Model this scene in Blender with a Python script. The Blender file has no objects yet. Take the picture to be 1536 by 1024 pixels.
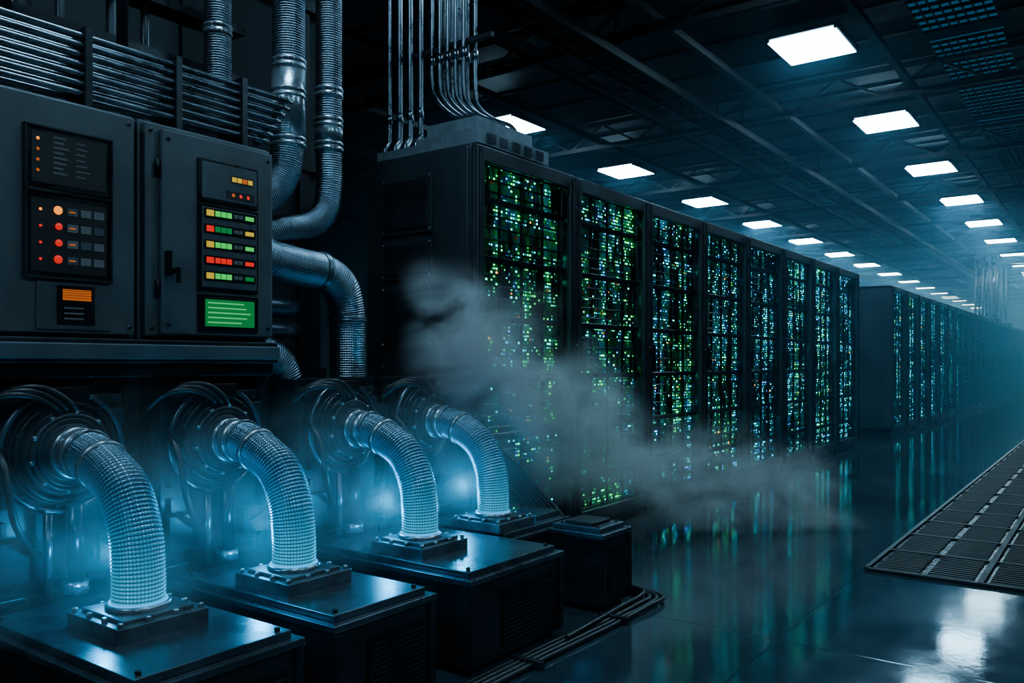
import bpy, math, random
from mathutils import Vector, Matrix
random.seed(7)
C = bpy.context.scene.collection

# ------------------------------------------------------------------ node helpers
def newmat(name):
    m = bpy.data.materials.new(name); m.use_nodes = True
    nt = m.node_tree; nt.nodes.clear()
    try: m.cycles.emission_sampling = 'NONE'
    except Exception: pass
    return m, nt
def N(nt, t, **kw):
    n = nt.nodes.new(t)
    for k, v in kw.items(): setattr(n, k, v)
    return n
def setin(nt, sock, v):
    if isinstance(v, bpy.types.NodeSocket): nt.links.new(v, sock)
    elif v is not None: sock.default_value = v
def M(nt, op, a, b=None, c=None, clamp=False):
    n = N(nt, 'ShaderNodeMath', operation=op); n.use_clamp = clamp
    setin(nt, n.inputs[0], a)
    if b is not None: setin(nt, n.inputs[1], b)
    if c is not None: setin(nt, n.inputs[2], c)
    return n.outputs[0]
def VM(nt, op, a, b=None, out=0):
    n = N(nt, 'ShaderNodeVectorMath', operation=op)
    setin(nt, n.inputs[0], a)
    if b is not None:
        if op == 'SCALE': setin(nt, n.inputs[3], b)
        else: setin(nt, n.inputs[1], b)
    return n.outputs[out]
def MR(nt, v, a, b, c=0.0, d=1.0, smooth=False):
    n = N(nt, 'ShaderNodeMapRange'); n.clamp = True
    if smooth: n.interpolation_type = 'SMOOTHSTEP'
    setin(nt, n.inputs[0], v)
    for i, x in zip((1, 2, 3, 4), (a, b, c, d)): setin(nt, n.inputs[i], x)
    return n.outputs[0]
def ramp(nt, fac, stops, const=False):
    n = N(nt, 'ShaderNodeValToRGB'); cr = n.color_ramp
    if const: cr.interpolation = 'CONSTANT'
    while len(cr.elements) < len(stops): cr.elements.new(0.5)
    for e, (p, c) in zip(cr.elements, stops):
        e.position = p; e.color = (*c, 1)
    setin(nt, n.inputs[0], fac)
    return n.outputs[0]
def noise(nt, vec, scale, detail=4, rough=0.5, dist=0.0):
    n = N(nt, 'ShaderNodeTexNoise')
    setin(nt, n.inputs['Vector'], vec)
    n.inputs['Scale'].default_value = scale; n.inputs['Detail'].default_value = detail
    n.inputs['Roughness'].default_value = rough; n.inputs['Distortion'].default_value = dist
    return n.outputs[0]
def pos(nt): return N(nt, 'ShaderNodeNewGeometry').outputs['Position']
def principled(nt, base, metal=0.0, rough=0.5, normal=None, em=None, ems=0.0):
    b = N(nt, 'ShaderNodeBsdfPrincipled'); o = N(nt, 'ShaderNodeOutputMaterial')
    nt.links.new(b.outputs[0], o.inputs[0])
    setin(nt, b.inputs['Base Color'], base if isinstance(base, bpy.types.NodeSocket) else (*base, 1))
    setin(nt, b.inputs['Metallic'], metal); setin(nt, b.inputs['Roughness'], rough)
    if normal is not None: setin(nt, b.inputs['Normal'], normal)
    if em is not None:
        setin(nt, b.inputs['Emission Color'], em if isinstance(em, bpy.types.NodeSocket) else (*em, 1))
        setin(nt, b.inputs['Emission Strength'], ems)
    return b
def bump(nt, h, strength=0.2, dist=0.01):
    n = N(nt, 'ShaderNodeBump'); n.inputs['Strength'].default_value = strength
    n.inputs['Distance'].default_value = dist; setin(nt, n.inputs['Height'], h)
    return n.outputs[0]

def metal(name, col, metallic=0.7, r0=0.3, r1=0.5, sc=6, var=0.5, bs=0.08):
    m, nt = newmat(name); p = pos(nt)
    n1 = noise(nt, p, sc, 5, 0.6); n2 = noise(nt, p, sc*9, 3, 0.6)
    col2 = tuple(c*var for c in col)
    base = ramp(nt, n1, [(0.35, col2), (0.65, col)])
    principled(nt, base, metallic, MR(nt, n1, 0.3, 0.7, r0, r1), bump(nt, n2, bs, 0.004))
    return m
def emis(name, col, s):
    m, nt = newmat(name); principled(nt, tuple(c*0.2 for c in col), 0, 0.4, None, col, s); return m

MAT = {}
MAT['cab'] = metal('cabinet_paint', (0.095, 0.112, 0.122), 0.3, 0.34, 0.5, 5, 0.72)
MAT['dark'] = metal('dark_metal', (0.03, 0.037, 0.045), 0.5, 0.25, 0.45, 5, 0.5)
MAT['black'] = metal('black_metal', (0.010, 0.0125, 0.015), 0.4, 0.2, 0.4, 8, 0.6)
MAT['rack'] = metal('rack_paint', (0.048, 0.060, 0.071), 0.5, 0.3, 0.45, 3, 0.7)
MAT['steel'] = metal('brushed_steel', (0.40, 0.46, 0.51), 0.85, 0.2, 0.36, 9, 0.6)
MAT['paint'] = metal('galvanised_sheet', (0.24, 0.29, 0.33), 0.4, 0.35, 0.5, 9, 0.6)
MAT['plate'] = metal('flange_plate_steel', (0.20, 0.245, 0.285), 0.75, 0.24, 0.4, 9, 0.55)
MAT['pipe'] = metal('conduit_steel', (0.20, 0.24, 0.275), 1.0, 0.22, 0.38, 9, 0.5)
MAT['lid'] = metal('lid_steel', (0.15, 0.185, 0.22), 0.85, 0.2, 0.36, 4, 0.6)
MAT['grate'] = metal('grate_iron', (0.018, 0.026, 0.034), 0.4, 0.45, 0.6, 4, 0.5)
MAT['rubber'] = metal('rubber', (0.012, 0.013, 0.015), 0.0, 0.3, 0.5, 9, 0.7)
MAT['ceil'] = metal('ceiling_sheet', (0.020, 0.032, 0.042), 0.2, 0.5, 0.7, 0.6, 0.4)
MAT['beam'] = metal('ceiling_steel', (0.008, 0.011, 0.014), 0.4, 0.4, 0.6, 2, 0.6)
MAT['wall'] = metal('wall_panel', (0.010, 0.015, 0.020), 0.1, 0.6, 0.8, 0.8, 0.6)
MAT['screen'] = emis('screen_dark', (0.01, 0.014, 0.018), 0.15)
MAT['lamp'] = emis('lamp_diffuser', (0.38, 0.74, 1.0), 36)
MAT['lamp'].cycles.emission_sampling = 'AUTO'
MAT['green'] = emis('led_green', (0.03, 0.9, 0.12), 0.8)
MAT['gscreen'] = emis('green_display', (0.01, 0.38, 0.08), 0.45)
MAT['gline'] = emis('green_display_text', (0.08, 0.9, 0.25), 0.7)
MAT['orange'] = emis('led_orange', (1.0, 0.24, 0.005), 2.0)
MAT['oranged'] = emis('orange_display', (1.0, 0.2, 0.01), 0.45)
MAT['red'] = emis('led_red', (1.0, 0.012, 0.004), 0.8)
MAT['yellow'] = emis('led_yellow', (0.9, 0.6, 0.03), 0.7)
MAT['label'] = emis('label_print', (0.35, 0.45, 0.5), 0.04)
MAT['cyan'] = emis('coolant_ring', (0.0, 0.45, 1.0), 1.5)
MAT['sky'] = emis('skylight_glass', (0.03, 0.28, 0.55), 0.2)

RIB = .0115
def hose_mat(name, glow):
    m, nt = newmat(name)
    uv = N(nt, 'ShaderNodeUVMap').outputs[0]
    s = N(nt, 'ShaderNodeSeparateXYZ'); nt.links.new(uv, s.inputs[0])
    fu = M(nt, 'FRACT', M(nt, 'MULTIPLY', s.outputs[0], 46.0))
    fv = M(nt, 'FRACT', M(nt, 'MULTIPLY', s.outputs[1], 1/RIB))
    cu = M(nt, 'ABSOLUTE', M(nt, 'SUBTRACT', fu, 0.5))
    cv = M(nt, 'ABSOLUTE', M(nt, 'SUBTRACT', fv, 0.5))
    mu = MR(nt, cu, 0.2, 0.48, 1, 0.35); mv = MR(nt, cv, 0.1, 0.48, 1, 0)
    cell = M(nt, 'MULTIPLY', mu, mv)
    p = pos(nt); n1 = noise(nt, p, 14, 3)
    hi = (0.22, 0.36, 0.48) if glow else (0.38, 0.48, 0.56)
    base = ramp(nt, M(nt, 'MULTIPLY', cell, MR(nt, n1, .3, .7, .6, 1)), [(0.0, (0.04, 0.055, 0.07)), (0.8, hi)])
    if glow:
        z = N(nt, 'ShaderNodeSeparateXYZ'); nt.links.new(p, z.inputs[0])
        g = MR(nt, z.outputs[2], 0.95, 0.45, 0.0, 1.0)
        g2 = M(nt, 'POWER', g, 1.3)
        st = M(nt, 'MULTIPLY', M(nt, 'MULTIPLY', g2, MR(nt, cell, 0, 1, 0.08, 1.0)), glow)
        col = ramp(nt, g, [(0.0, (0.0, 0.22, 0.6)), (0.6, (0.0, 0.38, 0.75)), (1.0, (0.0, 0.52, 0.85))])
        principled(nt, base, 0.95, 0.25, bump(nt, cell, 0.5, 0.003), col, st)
    else:
        principled(nt, base, 1.0, 0.28, bump(nt, cell, 0.5, 0.003))
    return m
MAT['hose'] = hose_mat('braided_hose', 0)
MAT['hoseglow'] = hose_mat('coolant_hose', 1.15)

def led_mat():
    m, nt = newmat('server_face_leds'); p = pos(nt)
    s = N(nt, 'ShaderNodeSeparateXYZ'); nt.links.new(p, s.inputs[0])
    ys = M(nt, 'DIVIDE', s.outputs[1], 0.026); zs = M(nt, 'DIVIDE', s.outputs[2], 0.024)
    fy = M(nt, 'FRACT', ys); fz = M(nt, 'FRACT', zs)
    iy = M(nt, 'FLOOR', ys); iz = M(nt, 'FLOOR', zs)
    cmb = N(nt, 'ShaderNodeCombineXYZ'); nt.links.new(iy, cmb.inputs[0]); nt.links.new(iz, cmb.inputs[1])
    w = N(nt, 'ShaderNodeTexWhiteNoise', noise_dimensions='3D'); nt.links.new(cmb.outputs[0], w.inputs['Vector'])
    sc = N(nt, 'ShaderNodeSeparateColor'); nt.links.new(w.outputs['Color'], sc.inputs[0])
    c1 = N(nt, 'ShaderNodeCombineXYZ'); nt.links.new(M(nt, 'MULTIPLY', s.outputs[1], 6.5), c1.inputs[0]); nt.links.new(M(nt, 'MULTIPLY', s.outputs[2], 1.6), c1.inputs[1])
    cl = noise(nt, c1.outputs[0], 1.0, 3, 0.7)
    c2 = N(nt, 'ShaderNodeCombineXYZ'); nt.links.new(M(nt, 'FLOOR', M(nt, 'MULTIPLY', s.outputs[2], 1/0.072)), c2.inputs[0]); nt.links.new(M(nt, 'FLOOR', M(nt, 'DIVIDE', M(nt,'SUBTRACT',s.outputs[1],3.8), 1.1)), c2.inputs[1])
    w2 = N(nt, 'ShaderNodeTexWhiteNoise', noise_dimensions='3D'); nt.links.new(c2.outputs[0], w2.inputs['Vector'])
    rowd = MR(nt, w2.outputs['Value'], 0, 1, -0.30, 0.14)
    clus = MR(nt, cl, 0.38, 0.66, 0.0, 1.0)
    dens = M(nt, 'ADD', M(nt, 'MULTIPLY', clus, 0.72), rowd)
    act = M(nt, 'LESS_THAN', sc.outputs[0], dens)
    dot = M(nt, 'MULTIPLY', M(nt, 'LESS_THAN', M(nt, 'ABSOLUTE', M(nt, 'SUBTRACT', fy, 0.5)), 0.3),
            M(nt, 'LESS_THAN', M(nt, 'ABSOLUTE', M(nt, 'SUBTRACT', fz, 0.5)), 0.22))
    big = noise(nt, c1.outputs[0], 0.3, 2)
    hue = M(nt, 'ADD', M(nt, 'MULTIPLY', sc.outputs[1], 0.62), MR(nt, s.outputs[1], 4.5, 9.0, 0.02, 0.3))
    hue = M(nt, 'ADD', hue, MR(nt, big, 0.38, 0.62, -0.22, 0.16))
    col = ramp(nt, hue, [(0.0, (0.01, 0.7, 0.12)), (0.22, (0.005, 0.66, 0.32)), (0.34, (0.005, 0.5, 0.55)), (0.54, (0.01, 0.33, 0.72)), (0.68, (0.02, 0.16, 0.7)), (0.76, (0.005, 0.5, 0.56))], True)
    amb = M(nt, 'GREATER_THAN', sc.outputs[1], 0.985)
    cm = N(nt, 'ShaderNodeMix', data_type='RGBA'); nt.links.new(amb, cm.inputs[0]); nt.links.new(col, cm.inputs[6]); cm.inputs[7].default_value = (.8, .35, .04, 1)
    br = M(nt, 'POWER', sc.outputs[2], 2.6)
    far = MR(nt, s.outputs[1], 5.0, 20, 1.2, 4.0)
    st = M(nt, 'MULTIPLY', M(nt, 'MULTIPLY', act, dot), M(nt, 'MULTIPLY_ADD', br, 13.0, 0.5))
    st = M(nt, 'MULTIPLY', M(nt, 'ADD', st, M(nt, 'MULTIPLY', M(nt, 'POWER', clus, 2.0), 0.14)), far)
    principled(nt, (0.006, 0.009, 0.012), 0.3, 0.35, None, cm.outputs[2], st)
    return m
MAT['led'] = led_mat()

def floor_mat():
    m, nt = newmat('polished_concrete'); p = pos(nt)
    n1 = noise(nt, p, 0.9, 8, 0.65, 0.6); n2 = noise(nt, p, 7, 6, 0.7); n3 = noise(nt, p, 60, 3)
    mix = M(nt, 'ADD', M(nt, 'MULTIPLY', n1, 0.65), M(nt, 'MULTIPLY', n2, 0.35))
    base = ramp(nt, mix, [(0.35, (0.010, 0.018, 0.024)), (0.55, (0.026, 0.040, 0.050)), (0.7, (0.046, 0.068, 0.080))])
    rg = MR(nt, mix, 0.35, 0.68, 0.03, 0.14)
    s = N(nt, 'ShaderNodeSeparateXYZ'); nt.links.new(p, s.inputs[0])
    jx = M(nt, 'ABSOLUTE', M(nt, 'SUBTRACT', M(nt, 'FRACT', M(nt, 'DIVIDE', s.outputs[0], 2.4)), 0.5))
    jy = M(nt, 'ABSOLUTE', M(nt, 'SUBTRACT', M(nt, 'FRACT', M(nt, 'DIVIDE', s.outputs[1], 2.4)), 0.5))
    j = M(nt, 'MINIMUM', MR(nt, jx, 0.001, 0.003, 0, 1), MR(nt, jy, 0.001, 0.003, 0, 1))
    h = M(nt, 'ADD', M(nt, 'MULTIPLY', n2, 0.5), M(nt, 'ADD', M(nt, 'MULTIPLY', n3, 0.02), M(nt, 'MULTIPLY', j, .4)))
    mm = N(nt, 'ShaderNodeMix', data_type='RGBA'); nt.links.new(j, mm.inputs[0])
    mm.inputs[6].default_value = (0.006, 0.009, 0.012, 1); nt.links.new(base, mm.inputs[7])
    b = principled(nt, mm.outputs[2], 0.0, rg, bump(nt, h, 0.10, 0.01))
    b.inputs['IOR'].default_value = 3.0
    b.inputs['Specular Tint'].default_value = (.75, .93, 1, 1)
    return m
MAT['floor'] = floor_mat()

# ------------------------------------------------------------------ mesh builder
class MB:
    def __init__(s): s.v = []; s.f = []; s.m = []; s.sm = []; s.uv = []; s.mats = []
    def mi(s, k):
        if k not in s.mats: s.mats.append(k)
        return s.mats.index(k)
    def face(s, idx, k, smooth=False, uv=None):
        s.f.append(idx); s.m.append(s.mi(k)); s.sm.append(smooth); s.uv.append(uv)
    def box(s, x0, x1, y0, y1, z0, z1, k):
        b = len(s.v)
        s.v += [(x, y, z) for z in (z0, z1) for y in (y0, y1) for x in (x0, x1)]
        for q in ((0, 2, 3, 1), (4, 5, 7, 6), (0, 1, 5, 4), (2, 6, 7, 3), (0, 4, 6, 2), (1, 3, 7, 5)):
            s.face([b+i for i in q], k)
    def bar(s, a, b_, w, k):
        a = Vector(a); b_ = Vector(b_); d = (b_-a).normalized()
        u = d.cross(Vector((0, 0, 1)));
        if u.length < 0.01: u = Vector((1, 0, 0))
        u.normalize(); t = d.cross(u); b = len(s.v)
        for P in (a, b_):
            for i, j in ((-1, -1), (1, -1), (1, 1), (-1, 1)): s.v.append(tuple(P+u*i*w/2+t*j*w/2))
        for i in range(4): s.face([b+i, b+(i+1) % 4, b+4+(i+1) % 4, b+4+i], k)
        s.face([b+3, b+2, b+1, b], k); s.face([b+4, b+5, b+6, b+7], k)
    def revolve(s, origin, axis, prof, k, seg=32, caps=True):
        o = Vector(origin); d = Vector(axis).normalized()
        u = d.orthogonal().normalized(); t = d.cross(u); b = len(s.v)
        for (h, r) in prof:
            for i in range(seg):
                a = 2*math.pi*i/seg; s.v.append(tuple(o+d*h+(u*math.cos(a)+t*math.sin(a))*r))
        for j in range(len(prof)-1):
            for i in range(seg):
                i2 = (i+1) % seg
                s.face([b+j*seg+i, b+j*seg+i2, b+(j+1)*seg+i2, b+(j+1)*seg+i], k, not abs(prof[j][0]-prof[j+1][0]) < 1e-6)
        if caps:
            s.face([b+i for i in range(seg)][::-1], k)
            n = (len(prof)-1)*seg; s.face([b+n+i for i in range(seg)], k)
    def cyl(s, a, b_, r, k, seg=20):
        a = Vector(a); b_ = Vector(b_); L = (b_-a).length
        s.revolve(a, b_-a, [(0, r), (L, r)], k, seg)
    def torus(s, c, axis, R, r, k, seg=48, sg2=12):
        o = Vector(c); d = Vector(axis).normalized(); u = d.orthogonal().normalized(); t = d.cross(u); b = len(s.v)
        for i in range(seg):
            a = 2*math.pi*i/seg; e = u*math.cos(a)+t*math.sin(a)
            for j in range(sg2):
                q = 2*math.pi*j/sg2; s.v.append(tuple(o+e*(R+r*math.cos(q))+d*r*math.sin(q)))
        for i in range(seg):
            for j in range(sg2):
                s.face([b+i*sg2+j, b+((i+1) % seg)*sg2+j, b+((i+1) % seg)*sg2+(j+1) % sg2, b+i*sg2+(j+1) % sg2], k, True)
    def tube(s, path, r, k, seg=16, rib=0, step=None, amp=0.035, smooth_path=True):
        P = [Vector(p) for p in path]
        if smooth_path and len(P) > 2:
            Q = [2*P[0]-P[1]] + P + [2*P[-1]-P[-2]]; D = []
            for i in range(1, len(Q)-2):
                for j in range(24):
                    t = j/24; a, b_, c, d = Q[i-1], Q[i], Q[i+1], Q[i+2]
                    D.append(0.5*((2*b_)+(-a+c)*t+(2*a-5*b_+4*c-d)*t*t+(-a+3*b_-3*c+d)*t**3))
            D.append(P[-1])
        else: D = P
        L = [0.0]
        for i in range(1, len(D)): L.append(L[-1]+(D[i]-D[i-1]).length)
        if step is None: step = rib/4 if rib else max(r*0.7, 0.015)
        n = max(2, int(L[-1]/step)) if (smooth_path and len(P) > 2) or rib else len(D)-1
        pts = []; ds = []; k2 = 0
        if (smooth_path and len(P) > 2) or rib:
            for i in range(n+1):
                x = L[-1]*i/n
                while k2 < len(L)-2 and L[k2+1] < x: k2 += 1
                t = (x-L[k2])/max(1e-9, L[k2+1]-L[k2]); pts.append(D[k2].lerp(D[k2+1], t)); ds.append(x)
        else: pts = D; ds = L
        n = len(pts)-1; tan = (pts[1]-pts[0]).normalized(); u = tan.orthogonal().normalized(); b = len(s.v)
        for i in range(n+1):
            tn = (pts[min(n, i+1)]-pts[max(0, i-1)]).normalized()
            u = (u-tn*u.dot(tn)).normalized(); w = tn.cross(u)
            rr = r*(1-amp*math.cos(2*math.pi*ds[i]/rib)) if rib else r
            for j in range(seg):
                a = 2*math.pi*j/seg; s.v.append(tuple(pts[i]+(u*math.cos(a)+w*math.sin(a))*rr))
        for i in range(n):
            for j in range(seg):
                j2 = (j+1) % seg
                s.face([b+i*seg+j, b+i*seg+j2, b+(i+1)*seg+j2, b+(i+1)*seg+j], k, True,
                       [(j/seg, ds[i]), ((j+1)/seg, ds[i]), ((j+1)/seg, ds[i+1]), (j/seg, ds[i+1])])
        s.face([b+j for j in range(seg)][::-1], k); s.face([b+n*seg+j for j in range(seg)], k)
    def mesh(s, name):
        me = bpy.data.meshes.new(name); me.from_pydata(s.v, [], s.f)
        for k in s.mats: me.materials.append(MAT[k])
        me.polygons.foreach_set('material_index', s.m); me.polygons.foreach_set('use_smooth', s.sm)
        uvl = me.uv_layers.new(name='UVMap'); data = [0.0]*(2*len(me.loops)); li = 0
        for f, uv in zip(s.f, s.uv):
            for q in range(len(f)):
                if uv: data[2*li], data[2*li+1] = uv[q]
                li += 1
        uvl.data.foreach_set('uv', data); me.update(); return me
    def obj(s, name, parent=None, bevel=0, loc=None):
        o = bpy.data.objects.new(name, s.mesh(name)); C.objects.link(o)
        if parent: o.parent = parent
        if loc: o.location = loc
        if bevel:
            md = o.modifiers.new('bevel', 'BEVEL'); md.width = bevel; md.segments = 2; md.limit_method = 'ANGLE'; md.angle_limit = math.radians(50)
        return o
def empty(name):
    e = bpy.data.objects.new(name, None); e.empty_display_size = 0.1; C.objects.link(e); return e

# ------------------------------------------------------------------ room
XW0, XW1, YW0, YW1, ZC = -16, 6, -4, 64, 4.75
b = MB(); b.box(XW0, XW1, YW0, YW1, -0.1, 0, 'floor'); b.obj('floor')
b = MB(); b.box(XW0, XW1, YW0, YW1, ZC, ZC+0.1, 'ceil')
y = YW0
while y < YW1:
    b.box(XW0, XW1, y, y+0.05, ZC-0.03, ZC, 'beam'); y += 0.85
b.obj('ceiling')
for nm, bx in (('wall_left', (XW0-.1, XW0, YW0, YW1)), ('wall_right', (XW1, XW1+.1, YW0, YW1)), ('wall_back', (XW0, XW1, YW0-.1, YW0)), ('wall_far', (XW0, XW1, YW1, YW1+.1))):
    b = MB(); b.box(*bx, 0, ZC, 'wall'); b.obj(nm)
b = MB(); b.box(-4.25, -4.15, YW0, 3.6, 0, ZC, 'wall')
for i in range(9): b.box(-4.15, -4.11, -3+i*0.8, -2.92+i*0.8, 0, ZC, 'beam')
for z in (1.1, 2.4, 3.4): b.box(-4.15, -4.09, YW0, 3.6, z, z+0.07, 'beam')
b.obj('wall_partition')

b = MB()
for i in range(18):
    yy = 3.8+3.4*i
    b.box(XW0, XW1, yy-.04, yy+.04, ZC-.10, ZC-.03, 'beam'); b.box(XW0, XW1, yy-.035, yy+.035, ZC-.42, ZC-.36, 'beam')
    x = XW0; k = 0
    while x < XW1-0.1 and i < 9:
        b.bar((x, yy, ZC-.39 if k % 2 else ZC-.07), (x+.55, yy, ZC-.07 if k % 2 else ZC-.39), 0.03, 'beam'); x += .55; k += 1
b.obj('roof_truss')
b = MB()
for x in (-3.5, -1.95, -4.9, -6.1, -7.7, -9.4, -11.5, 0.0):
    b.box(x-.035, x+.035, YW0, YW1, ZC-.36, ZC-.29, 'beam')
for x in (-3.65, -5.1, -5.2): b.cyl((x, 3.7, ZC-.22), (x, YW1, ZC-.22), .035, 'dark', 10)
b.obj('ceiling_rail')  # lengthwise ceiling rails and pipe runs
# ladder-type cable tray hung under the roof
b = MB()
for x in (-4.35, -4.0): b.box(x-.015, x+.015, 5.0, 40, 4.22, 4.30, 'beam')
q = 5.0
while q < 24: b.box(-4.35, -4.0, q, q+.03, 4.23, 4.25, 'beam'); q += .35
for q in range(8): b.box(-4.36, -4.34, 7.2+3.4*q, 7.23+3.4*q, 4.25, ZC, 'beam'); b.box(-4.01, -3.99, 7.2+3.4*q, 7.23+3.4*q, 4.25, ZC, 'beam')
for x in (-4.25, -4.2, -4.12): b.cyl((x, 5.0, 4.27), (x, 40, 4.27), .018, 'rubber', 8)
b.obj('cable_tray')

def ceiling_light(x, y):
    b = MB(); w, l = .34, .385
    b.box(x-w-.03, x+w+.03, y-l-.03, y+l+.03, 4.53, 4.56, 'beam')
    b.box(x-w, x+w, y-l, y+l, 4.50, 4.535, 'lamp')
    for dx in (-w, w): 
        b.box(x+dx-.02, x+dx+.02, y-l-.02, y+l+.02, 4.505, 4.545, 'beam')
        b.cyl((x+dx*.8, y, 4.55), (x+dx*.8, y, ZC), .008, 'beam', 6)
    b.obj('ceiling_light')
for k in range(-3, 16): ceiling_light(-2.6, 8.9+3.4*k)
for k in range(0, 15): ceiling_light(-6.9, 9.4+3.4*k)
for k in range(-2, 1): ceiling_light(1.7, 5.5+3.4*k)  # unseen row, added to brighten the cabinet fronts

b = MB()
for k in range(12):
    y0 = 8.2+1.85*k
    b.box(-1.68, -.98, y0, y0+1.45, ZC-.05, ZC-.035, 'sky')
    for j in range(9): b.box(-1.68+j*.0875-.006, -1.68+j*.0875+.006, y0, y0+1.45, ZC-.08, ZC-.05, 'beam')
    for j in range(9): b.box(-1.68, -.98, y0+j*.181-.008, y0+j*.181+.008, ZC-.085, ZC-.05, 'beam')
b.obj('skylight_panel')

# ------------------------------------------------------------------ server racks
RW, RD, RH = 1.1, 0.9, 2.5
def rack_mesh():
    b = MB()
    b.box(-RD, -RD+.03, .01, RW-.01, .06, RH, 'rack')
    b.box(-RD, -.03, .005, .035, .06, RH, 'rack'); b.box(-RD, -.03, RW-.035, RW-.005, .06, RH, 'rack')
    b.box(-RD, -.03, .005, RW-.005, RH-.04, RH, 'rack'); b.box(-RD, -.03, .005, RW-.005, .06, .12, 'rack')
    b.box(-RD+.03, -.04, .03, RW-.03, 0, .06, 'black')
    f = .075
    b.box(-.03, 0, .01, f, .07, RH-.01, 'rack'); b.box(-.03, 0, RW-f, RW-.01, .07, RH-.01, 'rack')
    b.box(-.03, 0, f, RW-f, RH-.10, RH-.01, 'rack'); b.box(-.03, 0, f, RW-f, .07, .16, 'rack')
    b.box(0, .012, .02, .045, .08, RH-.02, 'dark'); b.box(0, .012, RW-.045, RW-.02, .08, RH-.02, 'dark')
    b.box(0, .035, f-.045, f-.02, 1.15, 1.35, 'black')
    for z in (.3, 1.25, 2.2): b.box(0, .02, RW-.03, RW-.012, z, z+.08, 'black')
    b.box(-.14, -.085, f-.01, RW-f+.01, .15, RH-.09, 'led')
    z = .16; i = 0
    while z < RH-.12:
        b.box(-.085, -.055, f, RW-f, z-.004, z+.006, 'black')
        if i % 5 == 3: b.box(-.085, -.045, f, RW-f, z, z+.035, 'black')
        z += .072; i += 1
    for yy in (f+.02, RW-f-.04): b.box(-.085, -.045, yy, yy+.02, .15, RH-.1, 'dark')
    for q in (1, 2, 3):
        yy = f+(RW-2*f)*q/4; b.box(-.085, -.06, yy-.006, yy+.006, .15, RH-.1, 'black')
    for q in range(5): b.box(-RD+.15, -.15, .15+q*.17, .22+q*.17, RH, RH+.012, 'black')
    return b
rm = rack_mesh().mesh('server_rack')
def rack(y, x=-3.04):
    o = bpy.data.objects.new('server_rack', rm); C.objects.link(o); o.location = (x, y, 0)
    if y < 20:
        md = o.modifiers.new('bevel', 'BEVEL'); md.width = .006; md.segments = 1; md.limit_method = 'ANGLE'
for i in range(8): rack(3.82+i*1.105)
for i in range(38): rack(14.9+i*1.105)

b = MB(); Y = 3.815
b.box(-3.93, -3.07, Y-.02, Y, 0, 2.49, 'rack')
for (z0, z1) in ((2.0, 2.36), (1.72, 1.96), (1.3, 1.68), (.6, 1.2)):
    b.box(-3.78, -3.36, Y-.035, Y-.02, z0, z1, 'rack'); b.box(-3.75, -3.39, Y-.045, Y-.035, z0+.03, z1-.03, 'dark')
    for xx in (-3.765, -3.375):
        for zz in (z0+.02, z1-.02): b.cyl((xx, Y-.035, zz), (xx, Y-.045, zz), .008, 'steel', 8)
b.box(-3.14, -3.07, Y-.045, Y-.02, .1, 2.47, 'rack')
b.obj('rack_side_panel', bevel=.006)

b = MB()
b.box(-3.56, -3.07, 3.86, 4.62, 2.512, 2.60, 'paint'); b.box(-3.52, -3.12, 3.92, 4.5, 2.60, 2.69, 'paint')
b.box(-3.92, -3.60, 3.88, 4.3, 2.512, 2.57, 'paint')
for q in range(5): b.box(-3.07, -3.062, 3.95+q*.13, 4.03+q*.13, 2.53, 2.585, 'lid')
for i in range(5):
    x = -3.55+i*.065
    for j in range(2):
        xx = x+.02*j; yy = 4.0+j*.09
        b.tube([(xx, yy, 4.7), (xx, yy, 3.4), (xx, yy, 3.0-.02*i), (xx+.01, yy+.03, 2.89-.02*i), (xx+.04, yy+.13, 2.82-.015*i), (xx+.06, yy+.28, 2.79-.01*i), (xx+.065, yy+.345, 2.76-.01*i), (xx+.065, yy+.36, 2.685)], .0135, 'pipe', 10)
        b.cyl((xx, yy, 3.1), (xx, yy, 3.16), .019, 'pipe', 10)
for i in range(7):
    x = -3.91+i*.046
    yy = 3.98+.06*(i % 2)
    b.tube([(x, yy, 4.7), (x, yy, 3.5), (x, yy, 2.75), (x, yy-.01, 2.66), (x+.01, yy-.05, 2.61), (x+.015, yy-.06, 2.565)], .0135, 'pipe', 10)
    b.cyl((x, yy, 2.78), (x, yy, 2.84), .019, 'pipe', 10)
for z in (3.2, 3.9): b.box(-3.95, -3.1, 4.03, 4.06, z, z+.03, 'dark')
b.obj('conduit_riser')

b = MB()
for i in range(7):
    x = -3.75+.1*i
    b.cyl((x, 30.4+.1*(i % 2), 2.6), (x, 30.4+.1*(i % 2), ZC), .036, 'steel' if i % 2 else 'paint', 10)
b.box(-3.85, -3.08, 30.1, 30.8, 2.515, 2.62, 'dark')
b.obj('conduit_riser')
b = MB()
for i in range(4): b.cyl((-3.7+.15*i, 34.0, 2.6), (-3.7+.15*i, 34.0, ZC), .05, 'paint', 10)
b.box(-3.85, -3.08, 33.8, 34.3, 2.515, 2.62, 'dark')
b.obj('conduit_riser')

# ------------------------------------------------------------------ floor grate
b = MB()
gx0, gx1, gy0, gy1 = -1.19, .55, 5.12, 40
b.box(gx0, gx1, gy0, gy1, 0.0, .004, 'black')  # dark sheet on the floor stands in for the shaded pit below the bars
for x in (gx0, gx1): b.box(x-.012, x+.012, gy0, gy1, .004, .02, 'dark')
for x in (-.61, -.03): b.box(x-.016, x+.016, gy0, gy1, .004, .02, 'grate')
yy = gy0
while yy < 24:
    b.box(gx0, gx1, yy-.014, yy+.014, .004, .018, 'grate')
    for j in range(1, 12):
        q = yy+j*.05
        for (xa, xb) in ((gx0+.04, -.92), (-.88, -.65), (-.57, -.32), (-.28, -.07), (.01, .26), (.30, .5)):
            b.box(xa, xb, q-.009, q+.009, .004, .015, 'grate')
    yy += .6
b.obj('floor_grate')

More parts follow.
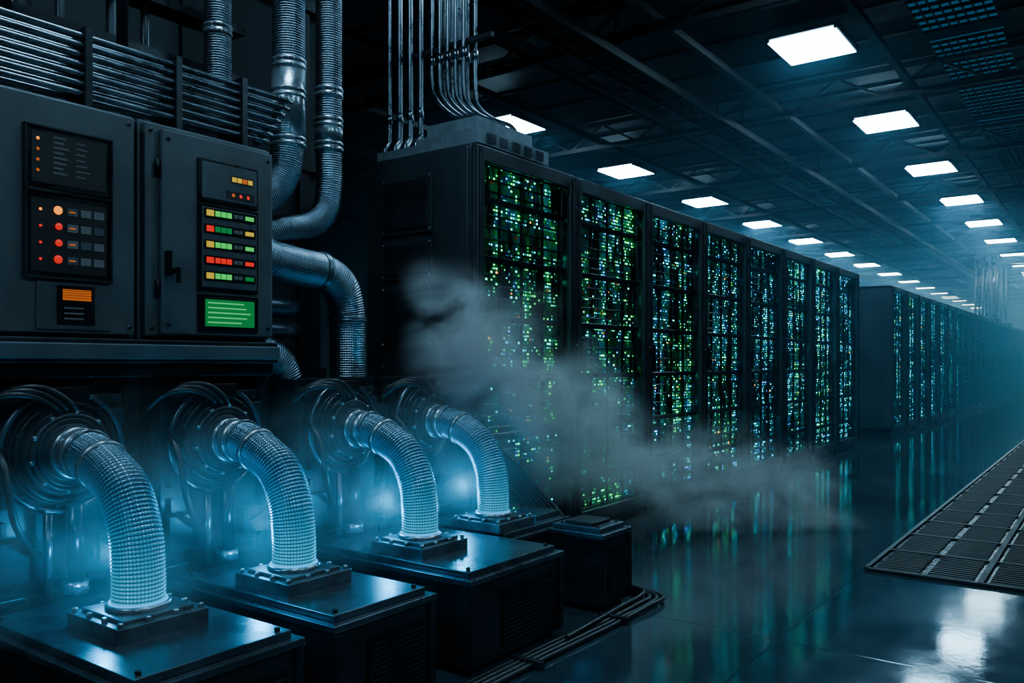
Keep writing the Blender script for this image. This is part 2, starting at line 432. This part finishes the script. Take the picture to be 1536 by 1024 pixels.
# ------------------------------------------------------------------ control cabinets (front plane X=-2.9)
FX = -2.9
def bolt(b, y, z, x=FX, r=.008): b.revolve((x, y, z), (1, 0, 0), [(0, r), (.006, r), (.009, r*.6)], 'black', 8)
def cabinet_base(y0, y1, z0=1.29, z1=2.105):
    b = MB()
    b.box(-3.25, FX-.03, y0, y1, z0, z1, 'cab'); b.box(FX-.03, FX, y0+.012, y1-.012, z0+.012, z1-.012, 'cab')
    for yy in (y0+.035, y1-.035):
        for zz in (z0+.04, z1-.04): bolt(b, yy, zz)
    return b
e = empty('control_cabinet')
b = cabinet_base(.85, 1.655); b.obj('body', e, .006)
b = MB()
b.box(FX, FX+.012, 1.265, 1.545, 1.785, 1.985, 'black'); b.box(FX+.012, FX+.014, 1.28, 1.53, 1.80, 1.97, 'screen')
b.box(FX, FX+.012, 1.265, 1.545, 1.49, 1.765, 'black'); b.box(FX+.012, FX+.014, 1.278, 1.532, 1.505, 1.75, 'screen')
b.box(FX, FX+.006, 1.30, 1.55, 1.315, 1.475, 'cab'); b.box(FX+.006, FX+.014, 1.365, 1.49, 1.335, 1.465, 'black')
b.box(FX, FX+.02, 1.258, 1.552, 1.983, 1.99, 'dark'); b.box(FX, FX+.02, 1.258, 1.552, 1.77, 1.78, 'dark')
b.box(FX, FX+.02, 1.258, 1.265, 1.485, 1.99, 'dark'); b.box(FX, FX+.02, 1.545, 1.552, 1.485, 1.99, 'dark'); b.box(FX, FX+.02, 1.258, 1.552, 1.483, 1.49, 'dark')
b.obj('panel_frames', e, .002)
b = MB()
for i in range(8): b.box(FX+.014, FX+.015, 1.35, 1.35+random.uniform(.03, .06), 1.955-i*.017, 1.961-i*.017, 'label')
for i in range(7): b.box(FX+.014, FX+.015, 1.425, 1.425+random.uniform(.03, .05), 1.95-i*.019, 1.954-i*.019, 'label')
for i in range(4): b.revolve((FX+.014, 1.30, 1.945-i*.035), (1, 0, 0), [(0, .0055), (.003, .004)], 'orange' if i < 1 else 'oranged', 10)
cols = ['orange', 'red', 'red', 'red']
for i in range(4):
    z = 1.715-i*.055
    b.revolve((FX+.014, 1.365, z), (1, 0, 0), [(0, .0145 if i in (0, 3) else .010), (.006, .012), (.01, .006)], cols[i], 16)
    b.revolve((FX+.014, 1.308, z-.003), (1, 0, 0), [(0, .005), (.004, .004)], cols[i] if i != 2 else 'red', 10)
    for j in range(3):
        b.box(FX+.014, FX+.018, 1.395+j*.045, 1.43+j*.045, z-.014, z+.012, 'label' if (i+j) % 3 else 'cab')
    b.box(FX+.014, FX+.0185, 1.40, 1.403+.018, z-.004, z+.001, 'oranged')
b.box(FX+.014, FX+.016, 1.38, 1.476, 1.415, 1.452, 'oranged')
for i in range(4): b.box(FX+.016, FX+.017, 1.38, 1.476, 1.423+i*.008, 1.4245+i*.008, 'black')
for i in range(3): b.box(FX+.014, FX+.015, 1.385, 1.45, 1.35+i*.018, 1.355+i*.018, 'label')
b.obj('indicators', e)
e = empty('control_cabinet')
b = cabinet_base(1.67, 2.25)
b.box(FX, FX+.025, 1.735, 2.235, 1.31, 2.075, 'cab')
b.obj('body', e, .006)
F2 = FX+.025
b = MB()
for (z0, z1) in ((1.83, 1.995), (1.485, 1.82), (1.325, 1.47)):
    b.box(F2, F2+.012, 1.88, 2.155, z0, z1, 'black'); b.box(F2+.012, F2+.016, 1.892, 2.143, z0+.012, z1-.012, 'cab' if z0 != 1.325 else 'black')
for yy in (1.76, 2.21):
    for zz in (1.345, 2.04): bolt(b, yy, zz, F2)
b.box(F2, F2+.02, 1.745, 1.765, 1.53, 1.62, 'black'); b.cyl((F2, 1.78, 1.55), (F2+.035, 1.78, 1.55), .012, 'black', 12); b.box(F2+.03, F2+.04, 1.772, 1.788, 1.5, 1.56, 'black')
for z in (1.45, 1.9): b.cyl((FX+.01, 1.725, z), (FX+.01, 1.725, z+.06), .01, 'black', 8)
b.obj('panel_frames', e, .002)
b = MB()
F3 = F2+.016
b.box(F3, F3+.002, 2.02, 2.125, 1.918, 1.948, 'screen')
for j in range(4): b.box(F3+.002, F3+.004, 2.025+j*.025, 2.045+j*.025, 1.924, 1.942, 'yellow' if j != 2 else 'oranged')
for j in range(3): b.revolve((F3, 2.03+j*.035, 1.87), (1, 0, 0), [(0, .009), (.005, .006)], ('oranged', 'red', 'red')[j], 12)
b.box(F3, F3+.003, 2.0, 2.13, 1.855, 1.885, 'screen')
for i in range(5):
    z = 1.785-i*.061
    b.box(F3, F3+.004, 1.90, 2.135, z-.018, z+.018, 'black')
    c = ['green', 'red', 'green', 'red', 'green'][i]
    b.box(F3+.004, F3+.006, 1.908, 1.94, z-.011, z+.012, c if c == 'red' else 'yellow')
    c2 = ['green', 'gscreen', 'green', 'red', 'green'][i]
    for j in range(3): b.box(F3+.004, F3+.006, 1.947+j*.026, 1.969+j*.026, z-.010, z+.011, c2)
    for j in range(2): b.box(F3+.004, F3+.006, 2.032+j*.022, 2.05+j*.022, z-.006, z+.008, 'label')
    b.box(F3+.004, F3+.006, 2.085, 2.125, z-.008, z+.008, ['green', 'yellow', 'green', 'red', 'gscreen'][i])
b.box(F3, F3+.003, 1.905, 2.13, 1.345, 1.45, 'gscreen')
for i in range(5): b.box(F3+.003, F3+.004, 1.915, 1.915+random.uniform(.14, .2), 1.358+i*.019, 1.363+i*.019, 'gline')
b.obj('indicators', e)

b = MB()
b.box(-3.3, -2.87, .6, 2.26, 1.20, 1.288, 'dark'); b.box(-2.87, -2.855, .6, 2.26, 1.215, 1.27, 'cab')
b.box(-3.3, -2.9, .6, 2.26, 1.15, 1.20, 'black')
for yy in (.66, 1.66, 2.24): b.box(-3.25, -2.95, yy-.03, yy+.03, 0, 1.15, 'black')
b.box(-3.35, -3.3, .6, 2.3, 0, 2.15, 'black')
b.obj('equipment_frame', bevel=.005)

# ------------------------------------------------------------------ coolant pumps
PY = [1.40, 2.0, 2.68, 3.28]
for i, py in enumerate(PY):
    e = empty('coolant_pump'); zc = .9; xo = 0 if i < 3 else -.05
    b = MB()
    w = .245
    b.box(-3.25, -2.98+xo, py-w, py+w, .42, 1.13, 'black'); b.box(-2.98+xo, -2.955+xo, py-w+.02, py+w-.02, .46, 1.09, 'dark')
    b.box(-3.25, -2.95+xo, py-w, py+w, .02, .42, 'black')
    for yy in (-w+.05, w-.05):
        for zz in (.5, 1.05): bolt(b, py+yy, zz, -2.955+xo, .014)
    for q in range(5): b.box(-2.955+xo, -2.935+xo, py-w+.05, py-w+.07, .52+q*.1, .58+q*.1, 'black')
    b.box(-2.96+xo, -2.9+xo, py-.06, py+.08, 1.07, 1.12, 'black'); b.box(-2.96+xo, -2.93+xo, py+.1, py+.22, .98, 1.04, 'dark')
    b.box(-2.96+xo, -2.90+xo, py-.22, py-.12, .48, .62, 'dark'); b.box(-2.96+xo, -2.91+xo, py+.12, py+.22, .5, .6, 'dark')
    b.obj('housing', e, .006)
    b = MB(); o = (-2.955+xo, py, zc)
    b.revolve(o, (1, 0, 0), [(0, .205), (.02, .205), (.02, .185), (.045, .18), (.045, .15), (.075, .145), (.075, .12), (.10, .115), (.10, .095), (.125, .092)], 'dark', 48)
    b.torus((-2.925+xo, py, zc), (1, 0, 0), .205, .012, 'lid', 56, 10)
    b.torus((-2.90+xo, py, zc), (1, 0, 0), .165, .010, 'black', 56, 10)
    b.torus((-2.865+xo, py, zc), (1, 0, 0), .125, .009, 'dark', 48, 10)
    for q in range(16):
        a = 2*math.pi*q/16
        b.revolve((-2.91+xo, py+.165*math.cos(a), zc+.165*math.sin(a)), (1, 0, 0), [(0, .011), (.014, .011), (.018, .006)], 'lid', 6)
    for q in range(10):
        a = 2*math.pi*q/10+.2
        b.revolve((-2.88+xo, py+.132*math.cos(a), zc+.132*math.sin(a)), (1, 0, 0), [(0, .009), (.02, .009), (.024, .005)], 'steel', 6)
        b.bar((-2.93+xo, py+.15*math.cos(a), zc+.15*math.sin(a)), (-2.93+xo, py+.205*math.cos(a), zc+.205*math.sin(a)), .014, 'dark')
    b.obj('flange', e, .002)
    b = MB()
    R = .077; x0 = -2.84+xo; bx = -2.45+(-.06 if i == 3 else 0)
    path = [(x0, py, zc+.0), (x0+.09, py, zc-.004), (x0+.19, py, zc-.035), (bx-.085, py, zc-.10), (bx-.02, py, zc-.21), (bx, py, zc-.33), (bx, py, .43)]
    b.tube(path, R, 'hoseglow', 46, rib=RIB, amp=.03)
    for (h, r, k, w2) in ((-.01, .088, 'steel', .03), (.03, .083, 'steel', .045), (.085, .085, 'lid', .012)):
        b.revolve((x0+h, py, zc), (1, 0, -.05), [(0, r-.006), (.004, r), (w2-.004, r), (w2, r-.006)], k, 40)
    c = Vector((x0+.16, py, zc-.024)); ax = Vector((1, 0, -.33))
    b.revolve(c, ax, [(0, .079), (.003, .084), (.02, .084), (.023, .079)], 'steel', 40)
    b.obj('hose', e)
    b = MB(); zt = .405
    b.box(bx-.15, bx+.15, py-.145, py+.145, zt-.01, zt+.035, 'plate')
    b.box(bx-.12, bx+.12, py-.115, py+.115, zt+.035, zt+.048, 'plate')
    for sx in (-.135, -.045, .045, .135):
        for sy in (-.13, -.045, .045, .13):
            if abs(sx) > .1 or abs(sy) > .1: b.revolve((bx+sx*.97, py+sy, zt+.035), (0, 0, 1), [(0, .010), (.012, .010), (.015, .006)], 'steel', 6)
    b.obj('base_flange', e, .003)
    b = MB(); b.revolve((bx, py, zt+.048), (0, 0, 1), [(0, .095), (.012, .095), (.016, .085)], 'steel', 40)
    b.torus((bx, py, zt+.066), (0, 0, 1), .082, .004, 'cyan', 48, 8)
    b.obj('glow_ring', e)
    b = MB(); gx = -2.88+xo
    b.cyl((gx, py+.02, .44), (gx, py+.02, .72), .028, 'hose', 20); b.cyl((gx, py+.02, .42), (gx, py+.02, .46), .042, 'steel', 20)
    b.cyl((gx, py-.07, .42), (gx, py-.07, .70), .016, 'pipe', 12)
    b.obj('drain_tube', e)
    b = MB()
    for q in range(3):
        dy = .03*q
        b.tube([(-2.95+xo, py-.28+dy*.3, 1.03+.02*q), (-2.88+xo, py-.24+dy, 1.09+.014*q), (-2.86+xo, py-.14+dy, 1.095+.01*q), (-2.87+xo, py-.05+dy, 1.05), (-2.93+xo, py-.03+dy, 1.0)], .010, 'rubber', 10)
    b.tube([(-2.95+xo, py-.21, .95), (-2.84+xo, py-.22, .86), (-2.82+xo, py-.2, .7), (-2.88+xo, py-.12, .58), (-2.95+xo, py-.05, .55)], .012, 'rubber', 10)
    b.tube([(-2.95+xo, py+.2, .8), (-2.87+xo, py+.21, .72), (-2.86+xo, py+.17, .6), (-2.95+xo, py+.14, .54)], .010, 'rubber', 10)
    b.obj('feed_hoses', e)
    L = bpy.data.lights.new('coolant_glow', 'POINT'); L.color = (.0, .46, 1.0); L.energy = 5.0; L.shadow_soft_size = .03
    lo = bpy.data.objects.new('glow_lamp', L); C.objects.link(lo); lo.location = (bx-.19, py, .58); lo.parent = e

# ------------------------------------------------------------------ coolant tanks (boxes)
def tank(y0, y1, zt=.385, x0=-2.9, x1=-2.0, grille=True, b=None):
    b = b or MB()
    b.box(x0, x1, y0, y1, .03, zt-.035, 'dark'); b.box(x0+.03, x1-.03, y0+.03, y1-.03, 0, .03, 'black')
    b.box(x0, x1+.012, y0-.008, y1+.008, zt-.035, zt-.012, 'lid')
    b.box(x0+.02, x1-.02, y0+.02, y1-.02, zt-.012, zt+.012, 'lid')
    for xx in (x0+.06, x1-.05):
        for yy in (y0+.05, y1-.05): b.revolve((xx, yy, zt+.012), (0, 0, 1), [(0, .009), (.008, .009), (.011, .005)], 'black', 8)
    for yy in (y0, y1-.03): b.box(x1, x1+.014, yy, yy+.03, .04, zt-.04, 'dark')
    if grille:
        g0, g1 = y0+(y1-y0)*.3, y1-.05
        b.box(x1, x1+.008, g0, g1, .07, zt-.09, 'black')
        n = 12
        for q in range(n):
            z = .08+q*(zt-.18)/n; b.box(x1+.008, x1+.016, g0+.01, g1-.01, z, z+.007, 'dark')
        for q in range(9):
            yq = g0+.01+q*(g1-g0-.02)/8; b.box(x1+.008, x1+.014, yq-.003, yq+.003, .075, zt-.095, 'dark')
    return b
tank(.50, 1.02, .33).obj('coolant_tank', bevel=.006)
tank(1.12, 1.66).obj('coolant_tank', bevel=.006)
tank(1.79, 2.26).obj('coolant_tank', bevel=.006)
tank(2.47, 3.11).obj('coolant_tank', bevel=.006)
b = tank(3.14, 3.75, .385, -2.9, -2.32, False)
tank(3.47, 3.75, .392, -2.315, -2.0, False, b)
b.box(-2.62, -2.4, 3.5, 3.72, .397, .425, 'lid'); b.box(-2.24, -2.08, 3.52, 3.70, .404, .42, 'dark')
b.box(-2.0, -1.985, 3.51, 3.71, .08, .3, 'black')
b.obj('coolant_tank', bevel=.006)

b = MB()
for q in range(7):
    b.tube([(-3.0+.01*q, 3.62+.012*q, .86+.012*q), (-2.92+.015*q, 3.66+.012*q, .74), (-2.75+.02*q, 3.72+.012*q, .55), (-2.6+.025*q, 3.79+.012*q, .34), (-2.45+.03*q, 3.85+.014*q, .10), (-2.38+.03*q, 3.92+.012*q, .014)], .011, 'rubber', 10)
b.obj('cable_bundle')
b = MB()
for q in range(5):
    o = .028*q
    b.tube([(-1.95+o, .4, .014), (-1.95+o, 1.6, .014), (-1.955+o, 2.6, .014), (-1.94+o, 3.3, .014), (-1.93+o, 3.65, .014+.01*(q % 2)), (-1.95+o, 3.8+o*.6, .02), (-2.07+o*.4, 3.88+o*.7, .014), (-2.35, 3.94+o*.8, .014), (-2.9, 3.97+o*.3, .014)] if q < 4 else
           [(-1.90, 3.0, .035), (-1.93, 3.5, .035), (-1.93, 3.75, .045), (-2.02, 3.86, .04), (-2.3, 3.91, .036)], .011, 'rubber', 10)
for y in (1.9, 2.7, 3.4): b.box(-1.97, -1.82, y-.012, y+.012, .0, .034, 'dark')
b.obj('floor_cable')

# ------------------------------------------------------------------ ducts behind cabinets
def collar(b, c, ax, r, k='steel', w=.05):
    b.revolve(Vector(c)-Vector(ax).normalized()*w/2, ax, [(0, r), (.004, r*1.08), (w*.35, r*1.08), (w*.4, r*1.03), (w*.6, r*1.03), (w*.65, r*1.08), (w-.004, r*1.08), (w, r)], k, 32)
b = MB()
b.tube([(-3.2, 2.58, 4.7), (-3.2, 2.58, 3.4), (-3.2, 2.58, 2.6), (-3.2, 2.57, 2.2), (-3.2, 2.53, 2.06), (-3.2, 2.42, 1.96), (-3.2, 2.2, 1.9)], .075, 'hose', 32, rib=RIB, amp=.03)
for z in (3.35, 2.62, 2.48, 2.25): collar(b, (-3.2, 2.58, z), (0, 0, 1), .077)
b.cyl((-3.2, 2.58, 2.25), (-3.2, 2.58, 2.62), .079, 'steel', 32)
b.obj('air_duct')
b = MB()
b.tube([(-3.2, 2.83, 4.7), (-3.2, 2.83, 3.4), (-3.2, 2.83, 2.3), (-3.2, 2.83, 2.08), (-3.2, 2.80, 1.95), (-3.2, 2.70, 1.87), (-3.2, 2.52, 1.83), (-3.2, 2.42, 1.77), (-3.2, 2.42, 1.66)], .064, 'hose', 32, rib=RIB, amp=.03)
for z in (3.2, 2.55, 2.40, 2.28): collar(b, (-3.2, 2.83, z), (0, 0, 1), .066)
b.cyl((-3.2, 2.83, 2.28), (-3.2, 2.83, 2.42), .068, 'steel', 32)
b.obj('air_duct')
b = MB()
b.tube([(-3.12, 2.28, 1.74), (-3.12, 2.38, 1.68), (-3.12, 2.55, 1.655), (-3.12, 2.72, 1.64), (-3.12, 2.83, 1.58), (-3.12, 2.875, 1.46), (-3.12, 2.88, 1.3), (-3.12, 2.88, 1.02)], .088, 'hose', 36, rib=RIB, amp=.03)
collar(b, (-3.12, 2.7, 1.645), (0, 1, -.1), .09, 'lid', .03); collar(b, (-3.12, 2.878, 1.42), (0, 0, 1), .09, 'lid', .025)
collar(b, (-3.12, 2.88, 1.05), (0, 0, 1), .092, 'steel', .06)
b.obj('air_duct')
b = MB()
b.tube([(-3.15, 2.2, 1.26), (-3.15, 2.35, 1.26), (-3.15, 2.47, 1.22), (-3.15, 2.53, 1.12), (-3.15, 2.54, .95), (-3.15, 2.54, .5)], .07, 'hose', 28, rib=RIB, amp=.03)
b.obj('air_duct')
b = MB()
b.tube([(-3.4, 2.33, 4.7), (-3.4, 2.33, 3.3), (-3.4, 2.33, 2.0)], .06, 'hose', 28, rib=RIB, amp=.03)
collar(b, (-3.4, 2.33, 2.75), (0, 0, 1), .062); collar(b, (-3.4, 2.33, 2.45), (0, 0, 1), .062)
b.obj('air_duct')
b = MB()
for z, r in ((1.47, .05), (1.36, .04)):
    b.tube([(-3.2, 2.25, z), (-3.2, 2.4, z), (-3.2, 2.56, z), (-3.24, 2.63, z), (-3.36, 2.65, z)], r, 'lid', 24)
    collar(b, (-3.2, 2.42, z), (0, 1, 0), r)
b.obj('stub_pipe')

b = MB()
for i in range(7):
    z = 2.155+i*.034
    for j in range(2):
        x = -2.97-.07*j; ye = 2.27+.02*i-.03*j
        b.tube([(x, .2, z), (x, 1.2, z), (x, ye-.06, z), (x-.01, ye-.015, z), (x-.05, ye, z), (x-.12, ye, z), (x-.3, ye, z)], .0115, 'pipe', 10, step=.03)
for y in (1.05, 1.5, 1.85, 2.15):
    b.box(-3.07, -2.945, y-.012, y+.012, 2.105, 2.39, 'dark')
for y in (1.0, 1.32, 1.75): b.cyl((-3.18, y, 2.2), (-3.18, y, 4.7), .022, 'dark', 12)
b.obj('conduit_bank')
b = MB()
for y, r in ((1.05, .03), (1.25, .02), (1.55, .05), (1.72, .02), (1.95, .03), (2.1, .02)):
    b.cyl((-3.62, y, 0), (-3.62, y, 4.7), r, 'dark', 14)
for z in (2.6, 2.85, 3.1):
    b.box(-3.70, -3.56, .3, 2.6, z, z+.04, 'black')
b.obj('riser_pipe')

b = MB()
b.box(-3.3, -2.98, 2.74, 3.02, .9, 1.0, 'dark'); b.box(-3.26, -3.02, 2.78, 2.98, 1.0, 1.03, 'steel')
b.obj('duct_base', bevel=.004)

# ------------------------------------------------------------------ volumes
def haze(name, dens, box, col=(.26, .68, 1, 1)):
    m, nt = newmat(name)
    vs = N(nt, 'ShaderNodeVolumeScatter'); vs.inputs['Color'].default_value = col; vs.inputs['Density'].default_value = dens; vs.inputs['Anisotropy'].default_value = .2
    o = N(nt, 'ShaderNodeOutputMaterial'); nt.links.new(vs.outputs[0], o.inputs['Volume'])
    MAT[name] = m
    b = MB(); b.box(*box, name); b.obj(name)
haze('hall_haze', .011, (XW0+.02, XW1-.02, 6.92, 17.99, .002, ZC-.002))
haze('far_haze', .044, (XW0+.03, XW1-.03, 18.0, YW1-.03, .003, ZC-.003))

def seg(nt, pw, A, B, rA, rB):
    A = Vector(A); B = Vector(B); AB = B-A
    pa = VM(nt, 'SUBTRACT', pw, tuple(A))
    t = M(nt, 'DIVIDE', VM(nt, 'DOT_PRODUCT', pa, tuple(AB), out=1), AB.length_squared, clamp=True)
    d = VM(nt, 'LENGTH', VM(nt, 'SUBTRACT', pa, VM(nt, 'SCALE', tuple(AB), t)), out=1)
    return M(nt, 'DIVIDE', d, MR(nt, t, 0, 1, rA, rB))
def steam(name, PL, k, box, col, nlo=.36, nhi=.64, wa=.55, ns=3.4, squash=1.0, det=4, thin=None):
    m, nt = newmat(name); p = pos(nt)
    warp = N(nt, 'ShaderNodeTexNoise'); nt.links.new(p, warp.inputs['Vector']); warp.inputs['Scale'].default_value = 2.0; warp.inputs['Detail'].default_value = 2
    pw = VM(nt, 'ADD', p, VM(nt, 'SCALE', VM(nt, 'SUBTRACT', warp.outputs['Color'], (.5, .5, .5)), wa))
    dm = None
    for (A, ra), (B, rb) in zip(PL[:-1], PL[1:]):
        d = seg(nt, pw, A, B, ra, rb); dm = d if dm is None else M(nt, 'MINIMUM', dm, d)
    nz = noise(nt, VM(nt, 'MULTIPLY', p, (1, 1, squash)), ns, det, .6, 1.0)
    dens = M(nt, 'MULTIPLY', M(nt, 'MULTIPLY', M(nt, 'POWER', MR(nt, dm, 1.3, 0, 0, 1, True), 1.5), MR(nt, nz, nlo, nhi, 0.0, 1)), k)
    if thin:
        s = N(nt, 'ShaderNodeSeparateXYZ'); nt.links.new(p, s.inputs[0])
        dens = M(nt, 'MULTIPLY', dens, MR(nt, s.outputs[1], thin[0], thin[1], 1.0, thin[2]))
    vs = N(nt, 'ShaderNodeVolumeScatter'); vs.inputs['Color'].default_value = col; setin(nt, vs.inputs['Density'], dens)
    o = N(nt, 'ShaderNodeOutputMaterial'); nt.links.new(vs.outputs[0], o.inputs['Volume'])
    MAT[name] = m
    b = MB(); b.box(*box, name); b.obj(name)
steam('steam_cloud', [((-2.85, 3.42, 1.36), .36), ((-2.75, 3.85, 1.02), .40), ((-2.7, 4.5, .70), .42), ((-2.55, 5.3, .42), .42), ((-1.9, 6.2, .16), .42)], 11,
      (-3.03, -1.2, 2.9, 6.9, .02, 1.85), (.97, .99, 1, 1), .38, .68, .6, 2.6, 1.4, thin=(3.8, 5.6, .38))
steam('coolant_mist', [((-2.62, 1.3, .62), .44), ((-2.65, 3.3, .66), .44)], 1.1, (-2.95, -2.12, .95, 3.75, .4, 1.2), (.8, .95, 1, 1), det=2)

# ------------------------------------------------------------------ world & camera
w = bpy.data.worlds.new('world'); bpy.context.scene.world = w; w.use_nodes = True
bg = w.node_tree.nodes['Background']; bg.inputs[0].default_value = (.01, .02, .03, 1); bg.inputs[1].default_value = .3
cam = bpy.data.cameras.new('camera'); co = bpy.data.objects.new('camera', cam); C.objects.link(co)
co.location = (0, 0, 1.2); co.rotation_euler = (math.radians(90), 0, math.atan(912/1250))
cam.sensor_width = 36; cam.lens = 36*1250/1536; cam.shift_y = 33/1536; cam.clip_start = .05; cam.clip_end = 200
bpy.context.scene.camera = co
